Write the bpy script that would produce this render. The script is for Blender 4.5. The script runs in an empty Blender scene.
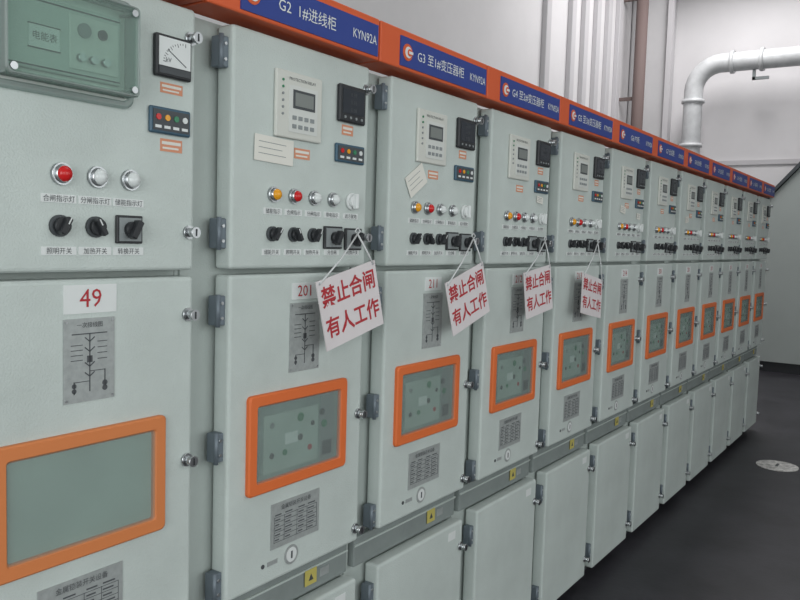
import bpy, bmesh, math, random
from mathutils import Vector, Matrix
random.seed(4)
S=bpy.context.scene
try:
    S.view_settings.view_transform='Standard'
except Exception: pass

# ---------------------------------------------------------------- materials
def srgb(r,g,b):
    f=lambda c:(c/255)/12.92 if c/255<=.04045 else ((c/255+.055)/1.055)**2.4
    return (f(r),f(g),f(b),1)
def mat(name,col,rough=.5,metal=0,noise=0,nscale=20,bump=0,bscale=300,spec=.4,alpha=1):
    m=bpy.data.materials.new(name); m.use_nodes=True
    nt=m.node_tree; b=nt.nodes['Principled BSDF']
    c=srgb(*col)
    b.inputs['Base Color'].default_value=c
    b.inputs['Roughness'].default_value=rough
    b.inputs['Metallic'].default_value=metal
    b.inputs['Specular IOR Level'].default_value=spec
    tc=nt.nodes.new('ShaderNodeTexCoord')
    if noise:
        n=nt.nodes.new('ShaderNodeTexNoise'); n.inputs['Scale'].default_value=nscale; n.inputs['Detail'].default_value=6; n.inputs['Roughness'].default_value=.62
        nt.links.new(tc.outputs['Object'],n.inputs['Vector'])
        r=nt.nodes.new('ShaderNodeValToRGB')
        r.color_ramp.elements[0].position=.3; r.color_ramp.elements[1].position=.7
        r.color_ramp.elements[0].color=tuple(max(0,x*(1-noise)) for x in c[:3])+(1,)
        r.color_ramp.elements[1].color=tuple(min(1,x*(1+noise)) for x in c[:3])+(1,)
        nt.links.new(n.outputs['Fac'],r.inputs['Fac']); nt.links.new(r.outputs['Color'],b.inputs['Base Color'])
    if bump:
        n2=nt.nodes.new('ShaderNodeTexNoise'); n2.inputs['Scale'].default_value=bscale; n2.inputs['Detail'].default_value=2
        nt.links.new(tc.outputs['Object'],n2.inputs['Vector'])
        bp=nt.nodes.new('ShaderNodeBump'); bp.inputs['Strength'].default_value=bump; bp.inputs['Distance'].default_value=.002
        nt.links.new(n2.outputs['Fac'],bp.inputs['Height']); nt.links.new(bp.outputs['Normal'],b.inputs['Normal'])
    return m
def glassmat(name,tint,fac,rough=.08):
    m=bpy.data.materials.new(name); m.use_nodes=True
    nt=m.node_tree; nt.nodes.remove(nt.nodes['Principled BSDF'])
    o=nt.nodes['Material Output']
    t=nt.nodes.new('ShaderNodeBsdfTransparent'); t.inputs['Color'].default_value=srgb(*tint)
    g=nt.nodes.new('ShaderNodeBsdfPrincipled'); g.inputs['Base Color'].default_value=srgb(205,212,210); g.inputs['Roughness'].default_value=rough
    x=nt.nodes.new('ShaderNodeMixShader'); x.inputs['Fac'].default_value=fac
    nt.links.new(t.outputs[0],x.inputs[1]); nt.links.new(g.outputs[0],x.inputs[2]); nt.links.new(x.outputs[0],o.inputs['Surface'])
    return m
M={}
M['paint']=mat('powder_coat_door',(189,198,194),.6,noise=.08,nscale=3.2,bump=.55,bscale=220,spec=.32)
M['frame']=mat('powder_coat_frame',(176,185,181),.6,noise=.07,nscale=3,bump=.3,bscale=260,spec=.3)
M['band']=mat('powder_coat_band',(130,138,136),.6,noise=.12,nscale=5,spec=.3)
M['dark']=mat('dark_gap',(38,40,42),.8)
M['plinth']=mat('plinth_paint',(60,63,65),.7)
M['orange']=mat('orange_trim',(206,90,48),.5)
M['worange']=mat('orange_window_frame',(216,108,54),.55)
M['worange0']=mat('faded_orange_window_frame',(206,124,72),.55)
M['blue']=mat('header_blue',(44,64,136),.5)
M['white']=mat('white_plastic',(214,218,217),.6)
M['paper']=mat('paper_label',(218,217,209),.8)
M['red']=mat('red_ink',(172,46,54),.6)
M['black']=mat('black_plastic',(42,44,47),.45)
M['char']=mat('charcoal_plastic',(70,74,77),.5)
M['grayp']=mat('grey_plastic',(134,140,141),.5)
M['lred']=mat('red_lens',(196,34,36),.2)
M['lyel']=mat('yellow_lens',(226,156,36),.2)
M['lclr']=mat('clear_lens',(208,213,212),.15)
M['lgrn']=mat('green_dot',(54,126,90),.3)
M['chrome']=mat('chrome',(192,195,197),.3,metal=1)
M['hinge']=mat('hinge_zinc',(112,122,130),.5,metal=.3)
M['plate']=mat('aluminium_plate',(162,167,166),.5,metal=.25,noise=.12,nscale=60)
M['ink']=mat('black_ink',(78,81,84),.7)
M['beige']=mat('relay_beige',(200,202,195),.5)
M['relayface']=mat('relay_face',(203,206,202),.5)
M['lcd']=mat('lcd_screen',(122,127,124),.35)
M['lcdd']=mat('dark_screen',(50,55,61),.15)
M['teal']=mat('teal_panel',(58,88,106),.4)
M['osticker']=mat('orange_sticker',(206,142,112),.6)
M['ysticker']=mat('yellow_sticker',(188,176,96),.6)
M['inner']=mat('compartment_interior',(138,152,149),.6,noise=.3,nscale=9)
M['innerl']=mat('compartment_interior_light',(174,186,180),.6,noise=.10,nscale=6)
M['glass']=glassmat('window_glass',(234,240,238),.14)
M['clear']=glassmat('clear_cover_plastic',(226,238,233),.12,.1)
M['rim']=glassmat('clear_cover_rim',(196,210,206),.32,.1)
M['card']=mat('sign_card',(212,206,207),.7,noise=.04,nscale=8)
M['string']=mat('hanging_string',(205,208,208),.8)
M['wall']=mat('wall_paint',(222,220,221),.9,noise=.04,nscale=1.2)
M['rib']=mat('wall_rib_paint',(200,198,200),.8)
M['floor']=mat('floor_rubber',(54,53,58),.45,noise=.35,nscale=2.5,bump=.25,bscale=40,spec=.32)
M['ceil']=mat('ceiling_paint',(200,200,200),.9)
M['conc']=mat('column_paint',(206,205,206),.9,noise=.05,nscale=2)
M['brown']=mat('brown_pipe_paint',(120,104,101),.7)
M['duct']=mat('insulation_foil',(206,208,209),.5,metal=.1,noise=.14,nscale=6,bump=.6,bscale=12)
M['encl']=mat('enclosure_paint',(158,165,162),.7,noise=.04,nscale=2)
M['cover']=mat('drain_cover_glare',(205,203,200),.6,noise=.5,nscale=22)  # bright tone paints in a reflection patch on the floor
M['winem']=mat('window_daylight',(235,240,245),.3)

# ---------------------------------------------------------------- mesh builder
_tc={}
def textdata(s,size,off=0):
    k=(s,size,off)
    if k in _tc: return _tc[k]
    c=bpy.data.curves.new('t','FONT'); c.body=s; c.size=size; c.align_x='CENTER'; c.align_y='CENTER'; c.resolution_u=2
    c.space_line=1.0; c.offset=off
    o=bpy.data.objects.new('t',c); S.collection.objects.link(o)
    bpy.context.view_layer.update()
    dg=bpy.context.evaluated_depsgraph_get()
    me=bpy.data.meshes.new_from_object(o.evaluated_get(dg))
    V=[v.co.copy() for v in me.vertices]; F=[list(p.vertices) for p in me.polygons]
    bpy.data.objects.remove(o); bpy.data.curves.remove(c); bpy.data.meshes.remove(me)
    _tc[k]=(V,F); return V,F
class B:
    def __init__(s): s.bm=bmesh.new(); s.m=[]
    def mi(s,k):
        if k not in s.m: s.m.append(k)
        return s.m.index(k)
    def box(s,x0,x1,y0,y1,z0,z1,k,bev=0,seg=2,mtx=None):
        r=bmesh.ops.create_cube(s.bm,size=1)
        vs=r['verts']
        for v in vs:
            v.co=Vector(((x0+x1)/2+v.co.x*(x1-x0),(y0+y1)/2+v.co.y*(y1-y0),(z0+z1)/2+v.co.z*(z1-z0)))
            if mtx: v.co=mtx@v.co
        fs=set(f for v in vs for f in v.link_faces)
        i=s.mi(k)
        for f in fs: f.material_index=i
        if bev:
            es=list(set(e for f in fs for e in f.edges))
            bmesh.ops.bevel(s.bm,geom=es,offset=bev,segments=seg,affect='EDGES',profile=.5,clamp_overlap=True,material=-1)
    def cyl(s,c,r,d,k,axis='y',n=20,r2=None,smooth=True):
        res=bmesh.ops.create_cone(s.bm,cap_ends=True,segments=n,radius1=r,radius2=r if r2 is None else r2,depth=d)
        R={'y':Matrix.Rotation(math.pi/2,3,'X'),'x':Matrix.Rotation(math.pi/2,3,'Y'),'z':Matrix.Identity(3)}[axis]
        vs=res['verts']
        for v in vs: v.co=R@v.co+Vector(c)
        i=s.mi(k)
        for f in set(f for v in vs for f in v.link_faces):
            f.material_index=i
            if smooth and len(f.verts)==4: f.smooth=True
    def dome(s,c,r,d,k):
        res=bmesh.ops.create_uvsphere(s.bm,u_segments=14,v_segments=8,radius=1)
        i=s.mi(k)
        for v in res['verts']: v.co=Vector((v.co.x*r,v.co.y*d,v.co.z*r))+Vector(c)
        for f in set(f for v in res['verts'] for f in v.link_faces): f.material_index=i; f.smooth=True
    def prism(s,pts,y0,y1,k,axis='y'):
        def P(a,b,t): return Vector((a,t,b)) if axis=='y' else Vector((t,a,b))
        A=[s.bm.verts.new(P(a,b,y0)) for a,b in pts]; C=[s.bm.verts.new(P(a,b,y1)) for a,b in pts]
        fs=[s.bm.faces.new(A),s.bm.faces.new(C[::-1])]
        n=len(pts)
        for j in range(n): fs.append(s.bm.faces.new([A[j],C[j],C[(j+1)%n],A[(j+1)%n]]))
        i=s.mi(k)
        for f in fs: f.material_index=i
    def rframe(s,x0,x1,z0,z1,w,y0,y1,k,r=.012):
        def loop(ins,rad):
            L=[]
            X0,X1,Z0,Z1=x0+ins,x1-ins,z0+ins,z1-ins
            for cx,cz,a0 in ((X1-rad,Z1-rad,0),(X0+rad,Z1-rad,90),(X0+rad,Z0+rad,180),(X1-rad,Z0+rad,270)):
                for t in range(5):
                    a=math.radians(a0+t*22.5); L.append((cx+rad*math.cos(a),cz+rad*math.sin(a)))
            return L
        sec=[(0,y0,r),(0,y1+.004,r),(.004,y1,r),(w-.006,y1,r*.6),(w,y1+.008,r*.5),(w,y0,r*.5)]
        rings=[[s.bm.verts.new((a,y,b)) for a,b in loop(ins,rad)] for ins,y,rad in sec]
        i=s.mi(k); n=len(rings[0])
        for q in range(len(rings)-1):
            for j in range(n):
                f=s.bm.faces.new([rings[q][j],rings[q][(j+1)%n],rings[q+1][(j+1)%n],rings[q+1][j]]); f.material_index=i
    def text(s,t,x,z,size,k,y,rot=0,sx=1,mtx=None,off=0):
        V,F=textdata(t,size,off); i=s.mi(k)
        ca,sa=math.cos(rot),math.sin(rot)
        nv=[]
        for v in V:
            a=v.x*sx; b=v.y
            co=Vector((x+a*ca-b*sa,y,z+a*sa+b*ca))
            nv.append(s.bm.verts.new(mtx@co if mtx else co))
        for f in F:
            try: s.bm.faces.new([nv[j] for j in f]).material_index=i
            except Exception: pass
    def tube(s,pts,r,k,n=6):
        i=s.mi(k); rings=[]
        for q,p in enumerate(pts):
            p=Vector(p); d=(Vector(pts[min(q+1,len(pts)-1)])-Vector(pts[max(q-1,0)])).normalized()
            a=d.orthogonal().normalized() if abs(d.z)>.99 else d.cross(Vector((0,0,1))).normalized()
            b=d.cross(a)
            rings.append([s.bm.verts.new(p+a*r*math.cos(2*math.pi*j/n)+b*r*math.sin(2*math.pi*j/n)) for j in range(n)])
        for q in range(len(rings)-1):
            A,C=rings[q],rings[q+1]
            best=min(range(n),key=lambda o:sum((A[j].co-C[(j+o)%n].co).length for j in range(n)))
            rings[q+1]=C[best:]+C[:best]
            for j in range(n):
                f=s.bm.faces.new([rings[q][j],rings[q][(j+1)%n],rings[q+1][(j+1)%n],rings[q+1][j]]); f.material_index=i; f.smooth=True
        for rg in (rings[0],rings[-1]):
            s.bm.faces.new(rg).material_index=i
    def mesh(s,name,norm=True):
        if norm: bmesh.ops.recalc_face_normals(s.bm,faces=s.bm.faces[:])
        me=bpy.data.meshes.new(name); s.bm.to_mesh(me); s.bm.free()
        for k in s.m: me.materials.append(M[k])
        return me
def obj(name,me,parent=None,loc=(0,0,0)):
    o=bpy.data.objects.new(name,me); S.collection.objects.link(o); o.location=loc
    if parent: o.parent=parent
    return o

# ---------------------------------------------------------------- cabinet parts (local x 0..0.65, door face y=0)
DL,DR=.116,.655
FY=.062   # frame plane behind the door faces
ZS,ZB,ZL=1.672,.8525,.735
def m_carcass():
    b=B()
    b.box(.001,.649,FY,1.45,.06,2.262,'frame')
    b.box(.005,.645,.09,1.44,0,.06,'plinth')
    b.box(.012,.030,FY-.006,FY,.06,2.262,'frame')
    b.box(.034,.648,.035,FY,ZL+.012,ZB-.012,'band',.004)
    b.box(.034,.648,.031,.035,ZB-.04,ZB-.034,'frame')
    return b.mesh('carcass')
def door(z0,z1,name,knobs):
    b=B()
    b.box(DL,DR,0,FY-.008,z0,z1,'paint',.009,3)
    b.box(DL+.02,DR-.02,FY-.008,FY-.0005,z0+.02,z1-.02,'dark')
    for z in knobs:
        b.cyl((DR-.018,-.003,z),.015,.006,'chrome'); b.cyl((DR-.018,-.014,z),.010,.02,'chrome'); b.cyl((DR-.018,-.025,z),.0125,.006,'chrome')
        b.box(DR-.0195,DR-.0165,-.0295,-.0275,z-.008,z+.008,'black')
        b.box(.090,DL+.001,.014,.046,z-.036,z+.036,'hinge',.003)
        b.cyl((.094,.016,z),.006,.078,'hinge','z',10)
        b.cyl((.105,.013,z+.018),.004,.004,'chrome'); b.cyl((.105,.013,z-.018),.004,.004,'chrome')
    return b
def lamp(b,x,z,k,r=.017):
    b.cyl((x,-.004,z),r+.003,.008,'chrome'); b.cyl((x,-.011,z),r,.008,'chrome',r2=r*.85); b.dome((x,-.014,z),r*.84,.012,k)
def knob(b,x,z,rot=0,r=.017):
    b.cyl((x,-.004,z),r+.002,.008,'char'); b.cyl((x,-.012,z),r*.85,.012,'black')
    m=Matrix.Translation((x,-.022,z))@Matrix.Rotation(rot,4,'Y')
    b.box(-.006,.006,-.008,.008,-.018,.018,'black',.002,1,mtx=m)
    b.box(-.0012,.0012,-.0088,-.0078,.004,.017,'white',mtx=m)
def sqswitch(b,x,z,w=.07,h=.055):
    b.box(x-w/2,x+w/2,-.008,0,z-h/2,z+h/2,'black',.002,1)
    b.box(x-w/2+.005,x+w/2-.005,-.0095,-.008,z-h/2+.005,z+h/2-.005,'grayp')
    b.cyl((x,-.015,z),.016,.014,'black')
    m=Matrix.Translation((x,-.026,z))@Matrix.Rotation(.5,4,'Y')
    b.box(-.007,.007,-.01,.01,-.020,.020,'black',.002,1,mtx=m)
def tag(b,x,z,w,t,h=.016):
    b.box(x-w/2,x+w/2,-.0015,0,z-h/2,z+h/2,'white')
    b.text(t,x,z-.001,.0135,'ink',-.0022)
def minidev(b,x0,x1,z0,z1):
    b.box(x0,x1,-.01,0,z0,z1,'teal',.003,1)
    b.box(x0+.006,x1-.006,-.0115,-.01,z0+.006,z1-.006,'char')
    n=4
    for i,k in enumerate(['lred','lyel','lgrn','white']):
        x=x0+(x1-x0)*(i+.8)/(n+.6)
        b.cyl((x,-.0125,(z0+z1)/2+.006),.0065,.003,k,n=12)
        b.box(x-.008,x+.008,-.0122,-.0115,z0+.011,z0+.017,'white')
def sticker(b,x0,x1,z0,z1,k='osticker',y=0):
    b.box(x0,x1,y-.001,y,z0,z1,k)
    b.box(x0+.004,x1-.004,y-.0014,y-.001,z0+(z1-z0)*.55,z0+(z1-z0)*.8,'paper')
    b.box(x0+.006,x1-.01,y-.0014,y-.001,z0+(z1-z0)*.2,z0+(z1-z0)*.35,'paper')
def analog(b,x0,x1,z0,z1):
    b.box(x0,x1,-.014,0,z0,z1,'black',.003,1)
    b.box(x0+.006,x1-.006,-.0155,-.014,z0+.022,z1-.006,'white')
    b.box(x0+.006,x1-.006,-.016,-.014,z0+.006,z0+.020,'char')
    cx,cz=x1-.018,z0+.028
    R=.062
    for i in range(13):
        a=math.radians(92+i*7); r1=R-(.008 if i%3==0 else .004)
        m=Matrix.Translation((cx+math.cos(a)*R,-.0158,cz+math.sin(a)*R*.8))@Matrix.Rotation(math.pi/2-a,4,'Y')
        b.box(-.0007,.0007,0,.0004,-(R-r1),0,'ink',mtx=m)
    a=math.radians(150); m=Matrix.Translation((cx,-.0162,cz))@Matrix.Rotation(math.pi/2-a,4,'Y')
    b.box(-.0009,.0009,0,.0004,0,.058,'ink',mtx=m)
    b.text('kV',x0+.03,z0+.035,.014,'ink',-.0162)
def relay(b,x0,x1,z0,z1):
    b.box(x0,x1,-.010,0,z0,z1,'beige',.004,2)
    w,h=x1-x0,z1-z0
    b.box(x0+.26*w,x0+.88*w,-.0115,-.010,z0+.10*h,z0+.80*h,'relayface')
    b.box(x0+.34*w,x0+.82*w,-.0125,-.0115,z0+.46*h,z0+.74*h,'char')
    b.box(x0+.38*w,x0+.78*w,-.0133,-.0125,z0+.5*h,z0+.70*h,'lcd')
    for i in range(6): b.cyl((x0+.13*w,-.011,z0+h*(.85-.1*i)),.0035,.003,'lgrn' if i<2 else 'grayp',n=8)
    b.text('PROTECTION RELAY',x0+.55*w,z0+.89*h,.011,'ink',-.0108)
    for i in range(4):
        for j in range(2): b.box(x0+w*(.33+.13*i),x0+w*(.41+.13*i),-.0135,-.0115,z0+h*(.16+.13*j),z0+h*(.22+.13*j),'grayp')
def digmeter(b,x0,x1,z0,z1):
    b.box(x0,x1,-.014,0,z0,z1,'black',.004,1)
    b.box(x0+.012,x1-.012,-.0155,-.014,z0+.024,z1-.012,'lcdd')
    for j in range(3): b.text('8.88',(x0+x1)/2,z1-.026-.021*j,.016,'char',-.0160)
    for j in range(4): b.cyl((x0+.022+(x1-x0-.044)*j/3,-.0155,z0+.013),.004,.003,'grayp',n=8)
def upper_generic():
    b=door(ZS+.008,2.256,'u',[2.19,1.765])
    relay(b,.255,.432,2.012,2.18)
    digmeter(b,.503,.622,2.084,2.186)
    sticker(b,.53,.58,2.05,2.078)
    minidev(b,.498,.626,1.973,2.024)
    sticker(b,.335,.396,1.965,1.992)
    for x,k in ((.259,'lyel'),(.336,'lred'),(.415,'lclr'),(.494,'lclr')): lamp(b,x,1.867,k)
    b.cyl((.578,-.004,1.867),.024,.008,'white'); b.cyl((.578,-.012,1.867),.017,.012,'white'); b.box(.572,.584,-.028,-.012,1.845,1.889,'white',.003,1)
    for x,t in ((.259,'储能指示'),(.336,'合闸指示'),(.415,'分闸指示'),(.494,'带电指示'),(.578,'远方就地')): tag(b,x,1.825,.066,t)
    for x,a in ((.256,.6),(.336,-.5),(.413,.5)): knob(b,x,1.768,a)
    sqswitch(b,.497,1.763,.078,.062); sqswitch(b,.588,1.760,.076,.062)
    for x,t in ((.256,'储能开关'),(.336,'照明开关'),(.413,'加热开关'),(.497,'分合闸'),(.588,'转换开关')): tag(b,x,1.722,.066,t)
    return b
def schematic(b,x0,x1,z0,z1,v=0):
    b.box(x0,x1,-.002,0,z0,z1,'plate')
    for a,c in ((x0+.006,z0+.006),(x1-.006,z0+.006),(x0+.006,z1-.006),(x1-.006,z1-.006)): b.cyl((a,-.003,c),.0025,.002,'chrome',n=8)
    y0,y1=-.003,-.002; c=(x0+x1)/2; h=z1-z0
    ln=lambda a,bb,cc,d:b.box(a,bb,y0,y1,cc,d,'ink')
    b.text('一次接线图',c,z1-.014,.012,'ink',-.003)
    ln(c-.04,c+.04,z1-.032,z1-.030)
    ln(c-.001,c+.001,z0+.02,z1-.03)
    for k in (.72,.6,.42,.3):
        for s in (-1,1):
            m=Matrix.Translation((c,0,z0+h*k))@Matrix.Rotation(s*.9,4,'Y')
            b.box(-.001,.001,y0,y1,0,.014,'ink',mtx=m)
    ln(c-.006,c+.006,z0+h*.47,z0+h*.55)
    ln(c-.035,c,z0+h*.24,z0+h*.248); ln(c-.036,c-.034,z0+h*.1,z0+h*.25); ln(c,c+.035,z0+h*.36,z0+h*.368); ln(c+.034,c+.036,z0+h*.15,z0+h*.37)
    for k in (.14,.2): 
        b.cyl((c+.035,-.0025,z0+h*k),.006,.001,'ink',n=12); b.cyl((c-.035,-.0025,z0+h*k),.005,.001,'ink',n=12)
    for q in range(4): ln(c-.042+.0*q,c-.016,z0+h*(.5+.06*q),z0+h*(.508+.06*q))
    for q in range(4): ln(c+.018,c+.04,z0+h*(.5+.07*q),z0+h*(.508+.07*q))
def nameplate(b,x0,x1,z0,z1):
    b.box(x0,x1,-.002,0,z0,z1,'plate')
    w,h=x1-x0,z1-z0
    b.text('金属铠装开关设备',(x0+x1)/2,z1-h*.13,.015,'ink',-.003)
    for j in range(6):
        z=z0+h*(.68-.11*j)
        b.box(x0+.06*w,x0+.94*w,-.0028,-.002,z,z+.0009,'ink')
        for (a,c) in ((.08,.2),(.28,.42),(.55,.68),(.75,.9)): b.box(x0+a*w,x0+(c-.02*(j%3))*w,-.0028,-.002,z+.005,z+.008,'ink')
    for a in (.06,.26,.52,.73,.94): b.box(x0+a*w,x0+a*w+.0008,-.0028,-.002,z0+h*.12,z0+h*.69,'ink')
def window(b,light=False):
    x0,x1,z0,z1=.178,.572,1.104,1.362
    b.box(x0+.03,x1-.03,-.0015,0,z0+.03,z1-.03,'innerl' if light else 'inner')
    if not light:
        b.box(x0+.06,x1-.12,-.003,-.0015,z0+.045,z1-.06,'innerl')
        b.box(x1-.11,x1-.05,-.0025,-.0015,z0+.035,z1-.035,'grayp')
        b.box(x1-.10,x1-.06,-.004,-.0025,z0+.05,z0+.09,'char')
        for (x,z,k,r) in ((.26,.175,'lgrn',.012),(.35,.175,'char',.010),(.31,.15,'char',.007),(.26,.12,'char',.009),(.30,.085,'red',.008),(.36,.14,'lgrn',.011),(.20,.09,'lgrn',.008),(.15,.17,'grayp',.008),(.15,.09,'char',.008)):
            b.cyl((x+x0-.06,-.004,z0+z),r,.003,k,n=12)
        b.box(x0+.14,x0+.19,-.004,-.0015,z0+.11,z0+.14,'white')
    b.box(x0+.025,x1-.025,-.010,-.007,z0+.025,z1-.025,'glass')
    b.rframe(x0,x1,z0,z1,.033,0,-.013,'worange0' if light else 'worange',.012)
def middle(special=False,label='201'):
    b=door(ZB,ZS-.006,'m',[1.58,1.245,.895])
    window(b,special)
    nameplate(b,.272,.466,.94,1.062)
    b.cyl((.354,-.001,.905),.027,.002,'plate',n=24); b.cyl((.354,-.0025,.905),.020,.001,'white',n=24); b.box(.351,.357,-.004,-.003,.895,.915,'ink')
    b.cyl((.245,-.001,.905),.006,.002,'ink',n=10); b.box(.262,.30,-.001,0,.899,.911,'plate')
    if special:
        b.box(.329,.449,-.0015,0,1.598,1.655,'white'); b.text(label,.389,1.626,.052,'red',-.0022)
        schematic(b,.328,.444,1.42,1.588)
    else:
        b.box(.337,.441,-.0015,0,1.597,1.641,'white'); b.text(label,.389,1.618,.042,'red',-.0022)
        schematic(b,.330,.450,1.404,1.588)
    return b
def lower():
    b=door(.075,ZL,'l',[.64,.17])
    b.box(.55,.60,-.001,0,ZL-.055,ZL-.025,'white')
    return b
def bandstickers():
    b=B(); 
    b.box(.45,.50,.029,.031,.77,.815,'ysticker'); b.prism([(.465,.783),(.485,.783),(.475,.802)],.0282,.029,'char')
    b.box(.52,.56,.033,.035,.775,.80,'plate')
    return b.mesh('band_sticker')
def header(t1,t2):
    b=B()
    x0,x1=.008,.652
    yf=-.032
    b.box(x0,x1,yf,.07,2.272,2.388,'orange',.004,2)
    b.box(.106,x1-.010,yf-.0035,yf,2.281,2.368,'blue')
    y=yf-.0045
    b.cyl((.142,y,2.324),.025,.002,'orange',n=24); b.cyl((.144,y-.0017,2.324),.017,.0015,'white',n=20); b.cyl((.149,y-.003,2.324),.011,.0012,'orange',n=16); b.box(.144,.166,y-.0043,y-.0035,2.320,2.328,'white')
    b.text(t1,.340,2.322,.038,'white',y)
    b.text(t2,.578,2.322,.035,'white',y,sx=.85)
    return b.mesh('header_box')
def upper_special():
    b=door(ZS+.008,2.256,'u',[2.19,1.765])
    analog(b,.536,.632,2.094,2.182)
    sticker(b,.557,.617,2.062,2.084); minidev(b,.525,.646-.012,1.974,2.03); sticker(b,.558,.617,1.938,1.965)
    for x,k in ((.324,'lred'),(.402,'lclr'),(.480,'lclr')): lamp(b,x,1.869,k,.0185)
    for x,t in ((.320,'合闸指示灯'),(.399,'分闸指示灯'),(.478,'储能指示灯')): tag(b,x,1.822,.074,t)
    knob(b,.320,1.770,.5,.019); knob(b,.398,1.770,-.5,.019); sqswitch(b,.477,1.767,.064,.058)
    for x,t in ((.320,'照明开关'),(.399,'加热开关'),(.478,'转换开关')): tag(b,x,1.722,.074,t)
    return b.mesh('upper_door')
def cover_box():
    b=B()
    x0,x1,z0,z1=.180,.474,2.022,2.215
    b.box(x0,x1,-.008,0,z0,z1,'relayface',.003)
    b.box(x0+.028,x1-.028,-.018,-.008,z0+.03,z1-.03,'paint',.004)
    b.box(x0+.032,x1-.032,-.0188,-.018,z0+.035,z0+.038,'ink'); b.box(x0+.032,x1-.032,-.0188,-.018,z1-.04,z1-.037,'ink')
    b.box(x0+.07,x0+.13,-.020,-.018,z0+.07,z0+.11,'white')
    for q in (z0+.068,z0+.110): b.box(x0+.068,x0+.132,-.0205,-.018,q,q+.002,'ink')
    b.text('电能表',x0+.10,z0+.09,.017,'ink',-.0206)
    b.box(x0+.150,x1-.036,-.021,-.018,z0+.045,z1-.045,'relayface',.002,1)
    for i in range(3): b.cyl((x0+.172+.027*i,-.026,z0+.068),.008,.010,'chrome')
    b.cyl((x0+.18,-.023,z0+.12),.014,.005,'grayp',n=18); b.cyl((x0+.22,-.023,z0+.12),.010,.005,'char',n=16)
    b.rframe(x0-.010,x1+.010,z0-.010,z1+.010,.018,-.001,-.012,'rim',.022)
    t=.003; yb,yf=-.008,-.05
    b.box(x0+.010,x1-.010,yf,yf+t,z0+.010,z1-.010,'clear',.001,1)
    b.rframe(x0+.008,x1-.008,z0+.008,z1-.008,.008,yf+.006,yf-.004,'rim',.014)
    b.box(x0+.010,x0+.010+t,yf+t,yb,z0+.010,z1-.010,'rim'); b.box(x1-.010-t,x1-.010,yf+t,yb,z0+.010,z1-.010,'rim')
    b.box(x0+.014,x1-.014,yf+t,yb,z0+.010,z0+.010+t,'rim'); b.box(x0+.014,x1-.014,yf+t,yb,z1-.010-t,z1-.010,'rim')
    for a in (x0+.022,x1-.022):
        for c in (z0+.022,z1-.022): b.cyl((a,-.030,c),.003,.044,'plate',n=12); b.cyl((a,-.053,c),.007,.004,'chrome',n=12)
    return b.mesh('clear_meter_cover')

me_car=m_carcass(); 
bu=upper_generic(); me_up=bu.mesh('upper_door')
me_up0=upper_special(); me_mid=middle(False,'201').mesh('middle_door'); me_mid0=middle(True,'49').mesh('middle_door')
me_low=lower().mesh('lower_door'); me_bs=bandstickers(); me_cov=cover_box()
labels={2:'211',3:'212',4:'213',5:'214'}
heads={-1:('G0 计量柜'),0:('G1 进线隔离柜'),1:'G2  1#进线柜',2:'G3 至1#变压器柜',3:'G4 至2#变压器柜',4:'G5 至3#变压器柜',5:'G6 PT柜',6:'G7 出线柜',7:'G8 出线柜',8:'G9 出线柜',9:'G10 母联柜',10:'G11 隔离柜',11:'G12 进线柜'}
for n in range(-1,12):
    e=bpy.data.objects.new('switchgear_cabinet' if n==-1 else 'switchgear_cabinet.%03d'%(n+1),None); S.collection.objects.link(e)
    e.location=((n-1)*.65,0,0); e.empty_display_size=.2
    obj('carcass',me_car,e)
    obj('upper_door',me_up0 if n==0 else me_up,e)
    obj('middle_door',me_mid0 if n==0 else (middle(False,labels[n]).mesh('middle_door') if n in labels else me_mid),e)
    obj('lower_door',me_low,e)
    obj('band_sticker',me_bs,e)
    obj('header_box',header(heads[n],'KYN92A'),e)
    if n==0: obj('clear_meter_cover',me_cov,e)
    # paper notes stuck on some of the doors
    notes={1:[(.258,1.977,.03,.07,.032)],2:[(.262,1.953,-.55,.055,.035)],3:[(.555,1.945,.1,.03,.014)],5:[(.56,1.93,.05,.03,.016),(.30,1.955,.1,.04,.018)],7:[(.27,1.95,-.1,.04,.02)]}
    for (nx,nz,nr,w,h) in notes.get(n,[]):
        b=B(); m=Matrix.Translation((nx,-.003,nz))@Matrix.Rotation(nr,4,'Y')
        b.box(-w,w,-.001,.0,-h,h,'paper',mtx=m)
        for q in range(3): b.box(-w*.8,w*(.6-.2*(q%2)),-.0014,-.001,h*(.5-.45*q)-.0008,h*(.5-.45*q)+.0008,'grayp',mtx=m)
        obj('paper_note',b.mesh('paper_note'),e)

# ---------------------------------------------------------------- hanging signs
def sign(name,n,cx,cz,rot,w,h,hx,hz):
    b=B(); X=(n-1)*.65
    m=Matrix.Translation((X+cx,-.066,cz))@Matrix.Rotation(-rot,4,'Y')@Matrix.Rotation(-.05,4,'X')
    b.box(-w/2,w/2,-.0015,.0015,-h/2,h/2,'card',mtx=m)
    b.text('禁止合闸',0,h*.22,.060,'red',-.0022,mtx=m,sx=w/.255*.98,off=.0013)
    b.text('有人工作',0,-h*.22,.060,'red',-.0022,mtx=m,sx=w/.255*.98,off=.0013)
    top=Vector((X+hx,-.042,hz))
    for s in (-1,1):
        p=m@Vector((s*(w/2-.012),-.003,h/2-.008))
        mid=(top+p)/2+Vector((0,-.004,-.004))
        b.tube([top,mid,p],.0026,'string')
        b.cyl(tuple(m@Vector((s*(w/2-.012),-.001,h/2-.008))),.004,.004,'chrome',n=10)
    b.tube([top,top+Vector((-.012,0,.008)),top+Vector((0,0,.018)),top+Vector((.012,0,.008)),top],.0022,'string')
    return obj(name,b.mesh(name))
sign('warning_sign',1,.508,1.582,.22,.262,.19,.56,1.775)
sign('warning_sign.001',2,.515,1.570,.27,.262,.185,.58,1.775)
sign('warning_sign.002',3,.442,1.572,.12,.255,.185,.54,1.775)
sign('warning_sign.003',4,.39,1.528,-.16,.26,.185,.50,1.775)

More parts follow.
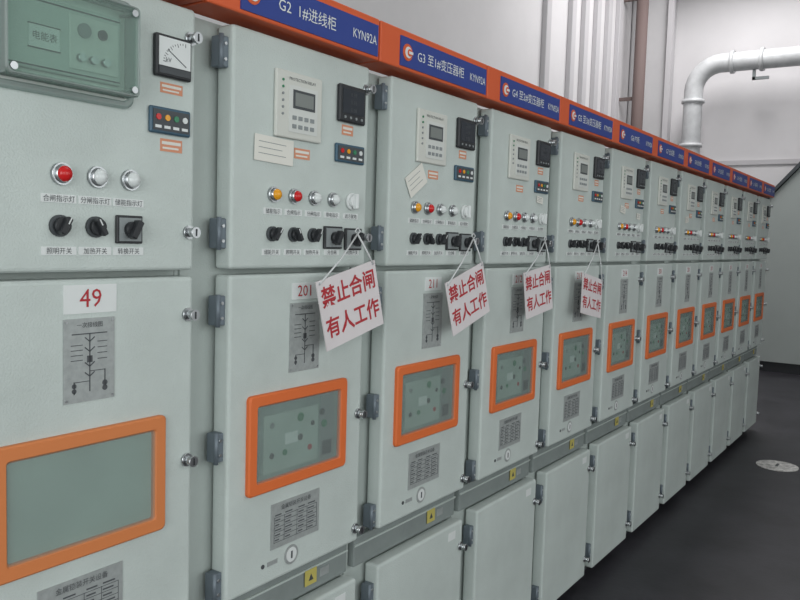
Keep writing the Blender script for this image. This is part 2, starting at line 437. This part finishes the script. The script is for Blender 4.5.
# ---------------------------------------------------------------- room
XE,YB,YF,XL,H=11.8,2.9,-5.5,-4.5,6.6
def plain(name,*a,k='wall'):
    b=B(); b.box(*a,k); return obj(name,b.mesh(name))
plain('floor',XL,XE,YF,YB,-.1,0,k='floor')
plain('ceiling',XL,XE,YF,YB,H,H+.1,k='ceil')
plain('wall_end',XE,XE+.2,YF,YB,-.1,H)
plain('wall_left',XL-.2,XL,YF,YB,-.1,H)
plain('wall_back',XL,XE,YB,YB+.2,-.1,H)
plain('wall_front',XL,XE,YF-.2,YF,-.1,H)
b=B()
for x in (8.15,8.95,9.4,9.85,10.3,10.75): b.box(x-.07,x+.07,YB-.07,YB,0,H,'rib',.01)
obj('trim_1',b.mesh('trim_1'))
b=B(); b.box(XE-.03,XE,-5.4,2.1,3.05,3.12,'rib'); obj('trim_2',b.mesh('trim_2'))
b=B(); b.box(11.38,XE-.01,2.3,YB-.01,0,H,'conc',.03); b.box(11.30,11.38,2.22,2.30,0,H,'rib'); obj('concrete_column',b.mesh('concrete_column'))
b=B(); b.tube([(11.0,2.6,0),(11.0,2.6,H)],.09,'brown',14)
for z in (1,2.5,4,5.5): b.box(10.98,11.02,2.6,YB-.01,z,z+.05,'brown')
obj('drain_pipe',b.mesh('drain_pipe'))
b=B(); x=11.1; z=5.9
b.box(x-.12,x+.12,-5.4,YB-.02,z+.28,z+.31,'char'); b.box(x-.12,x+.12,-5.4,YB-.02,z,z+.03,'char'); b.box(x-.01,x+.01,-5.4,YB-.02,z+.03,z+.28,'char')
obj('steel_beam',b.mesh('steel_beam'))
b=B()
pts=[(11.2,1.83,0),(11.2,1.83,4.1)]
for i in range(1,8):
    a=math.pi/2*i/8; pts.append((11.2,1.83-.38*(1-math.cos(a)),4.1+.38*math.sin(a)))
pts+= [(11.2,1.45,4.48),(11.2,-5.3,4.48)]
b.tube(pts,.135,'duct',18)
for z in (1,2,3.3,3.95): b.cyl((11.2,1.83,z),.165,.05,'duct','z',18)
for y in (1.3,.9,.2,-.8,-2,-3.5): b.cyl((11.2,y,4.48),.165,.05,'duct','y',18)
b.box(11.18,11.22,.98,1.02,4.2,4.4,'grayp'); b.box(11.18,11.22,.80,1.02,4.2,4.24,'grayp')
obj('insulated_duct',b.mesh('insulated_duct'))
b=B()
b.prism([(.80,.15),(.80,2.42),(-.35,3.75),(-2.6,3.75),(-2.6,.15)],11.35,11.75,'encl','x')
b.prism([(.84,2.40),(.80,2.50),(-.37,3.86),(-.35,3.74)],11.30,11.78,'char','x')
b.box(11.38,11.75,-2.6,.8,0,.15,'black')
for y in (-.2,-1.2,-2.0): b.box(11.343,11.35,y-.006,y+.006,.2,2.4,'char')
obj('metal_enclosure',b.mesh('metal_enclosure'))
b=B(); b.cyl((5.85,-.40,.004),.16,.008,'cover','z',28); b.cyl((5.85,-.40,.009),.12,.003,'cover','z',28); b.box(5.80,5.90,-.41,-.39,.0095,.012,'char')
obj('drain_glare_disc',b.mesh('drain_glare_disc'))  # drain cover doubling as the bright reflection patch
for i,x in enumerate((-2.5,1.0,4.5)):
    b=B(); w,z0,z1=1.2,1.3,3.9
    b.box(x-w,x+w,YF+.001,YF+.01,z0,z1,'winem')
    for (a,c) in ((x-w-.06,x-w),(x+w,x+w+.06),(x-.03,x+.03)): b.box(a,c,YF,YF+.06,z0-.06,z1+.06,'white')
    for (a,c) in ((z0-.06,z0),(z1,z1+.06),(z0+1.6,z0+1.65)): b.box(x-w-.06,x+w+.06,YF,YF+.06,a,c,'white')
    obj('window_%d'%(i+1),b.mesh('window'))
b=B(); y0,y1,z0,z1=-4.0,-.9,.9,3.7
b.box(XL+.001,XL+.01,y0,y1,z0,z1,'winem')
for (a,c) in ((y0-.06,y0),(y1,y1+.06),((y0+y1)/2-.03,(y0+y1)/2+.03)): b.box(XL,XL+.06,a,c,z0-.06,z1+.06,'white')
for (a,c) in ((z0-.06,z0),(z1,z1+.06)): b.box(XL,XL+.06,y0-.06,y1+.06,a,c,'white')
obj('window_4',b.mesh('window'))

# ---------------------------------------------------------------- lights
def area(name,loc,rot,sx,sy,p,col):
    l=bpy.data.lights.new(name,'AREA'); l.shape='RECTANGLE'; l.size=sx; l.size_y=sy; l.energy=p; l.color=col
    o=bpy.data.objects.new(name,l); S.collection.objects.link(o); o.location=loc; o.rotation_euler=rot; return o
R=math.radians
area('window_daylight_1',(-2.5,-5.3,2.6),(R(90),0,0),2.4,2.6,64,(.96,1,.99))
area('window_daylight_2',(1.0,-5.3,2.6),(R(90),0,0),2.4,2.6,60,(.96,1,.99))
area('window_daylight_3',(4.5,-5.3,2.6),(R(90),0,0),2.4,2.6,28,(.96,1,.99))
area('window_daylight_4',(-4.3,-2.45,2.3),(R(90),0,R(-90)),3.1,2.8,115,(.97,1,1))
area('ceiling_fill_1',(2,-1.5,6.4),(0,0,0),3,1,30,(1,.99,.99))  # added overhead fill light, no lamp fixture stands here
area('ceiling_fill_2',(9.2,.9,6.4),(0,0,0),3,1,165,(1,.985,.99))  # added fill light that brightens the far walls, no fixture behind it
w=bpy.data.worlds.new('world'); S.world=w; w.use_nodes=True
w.node_tree.nodes['Background'].inputs[0].default_value=(.6,.7,.8,1); w.node_tree.nodes['Background'].inputs[1].default_value=.3

# ---------------------------------------------------------------- camera
yaw,pit,rol,f=.5954,-.0757,.0301,795.62
fw=Vector((math.cos(yaw)*math.cos(pit),math.sin(yaw)*math.cos(pit),math.sin(pit)))
rt=Vector((math.sin(yaw),-math.cos(yaw),0)); up=rt.cross(fw)
cr=rt*math.cos(rol)+up*math.sin(rol); cu=up*math.cos(rol)-rt*math.sin(rol)
cam=bpy.data.cameras.new('camera'); cam.sensor_width=36; cam.lens=f/800*36; cam.clip_end=100
co=bpy.data.objects.new('camera',cam); S.collection.objects.link(co)
mw=Matrix((cr,cu,-fw)).transposed().to_4x4(); mw.translation=Vector((-1.2279,-1.4036,1.7630)); co.matrix_world=mw
S.camera=co
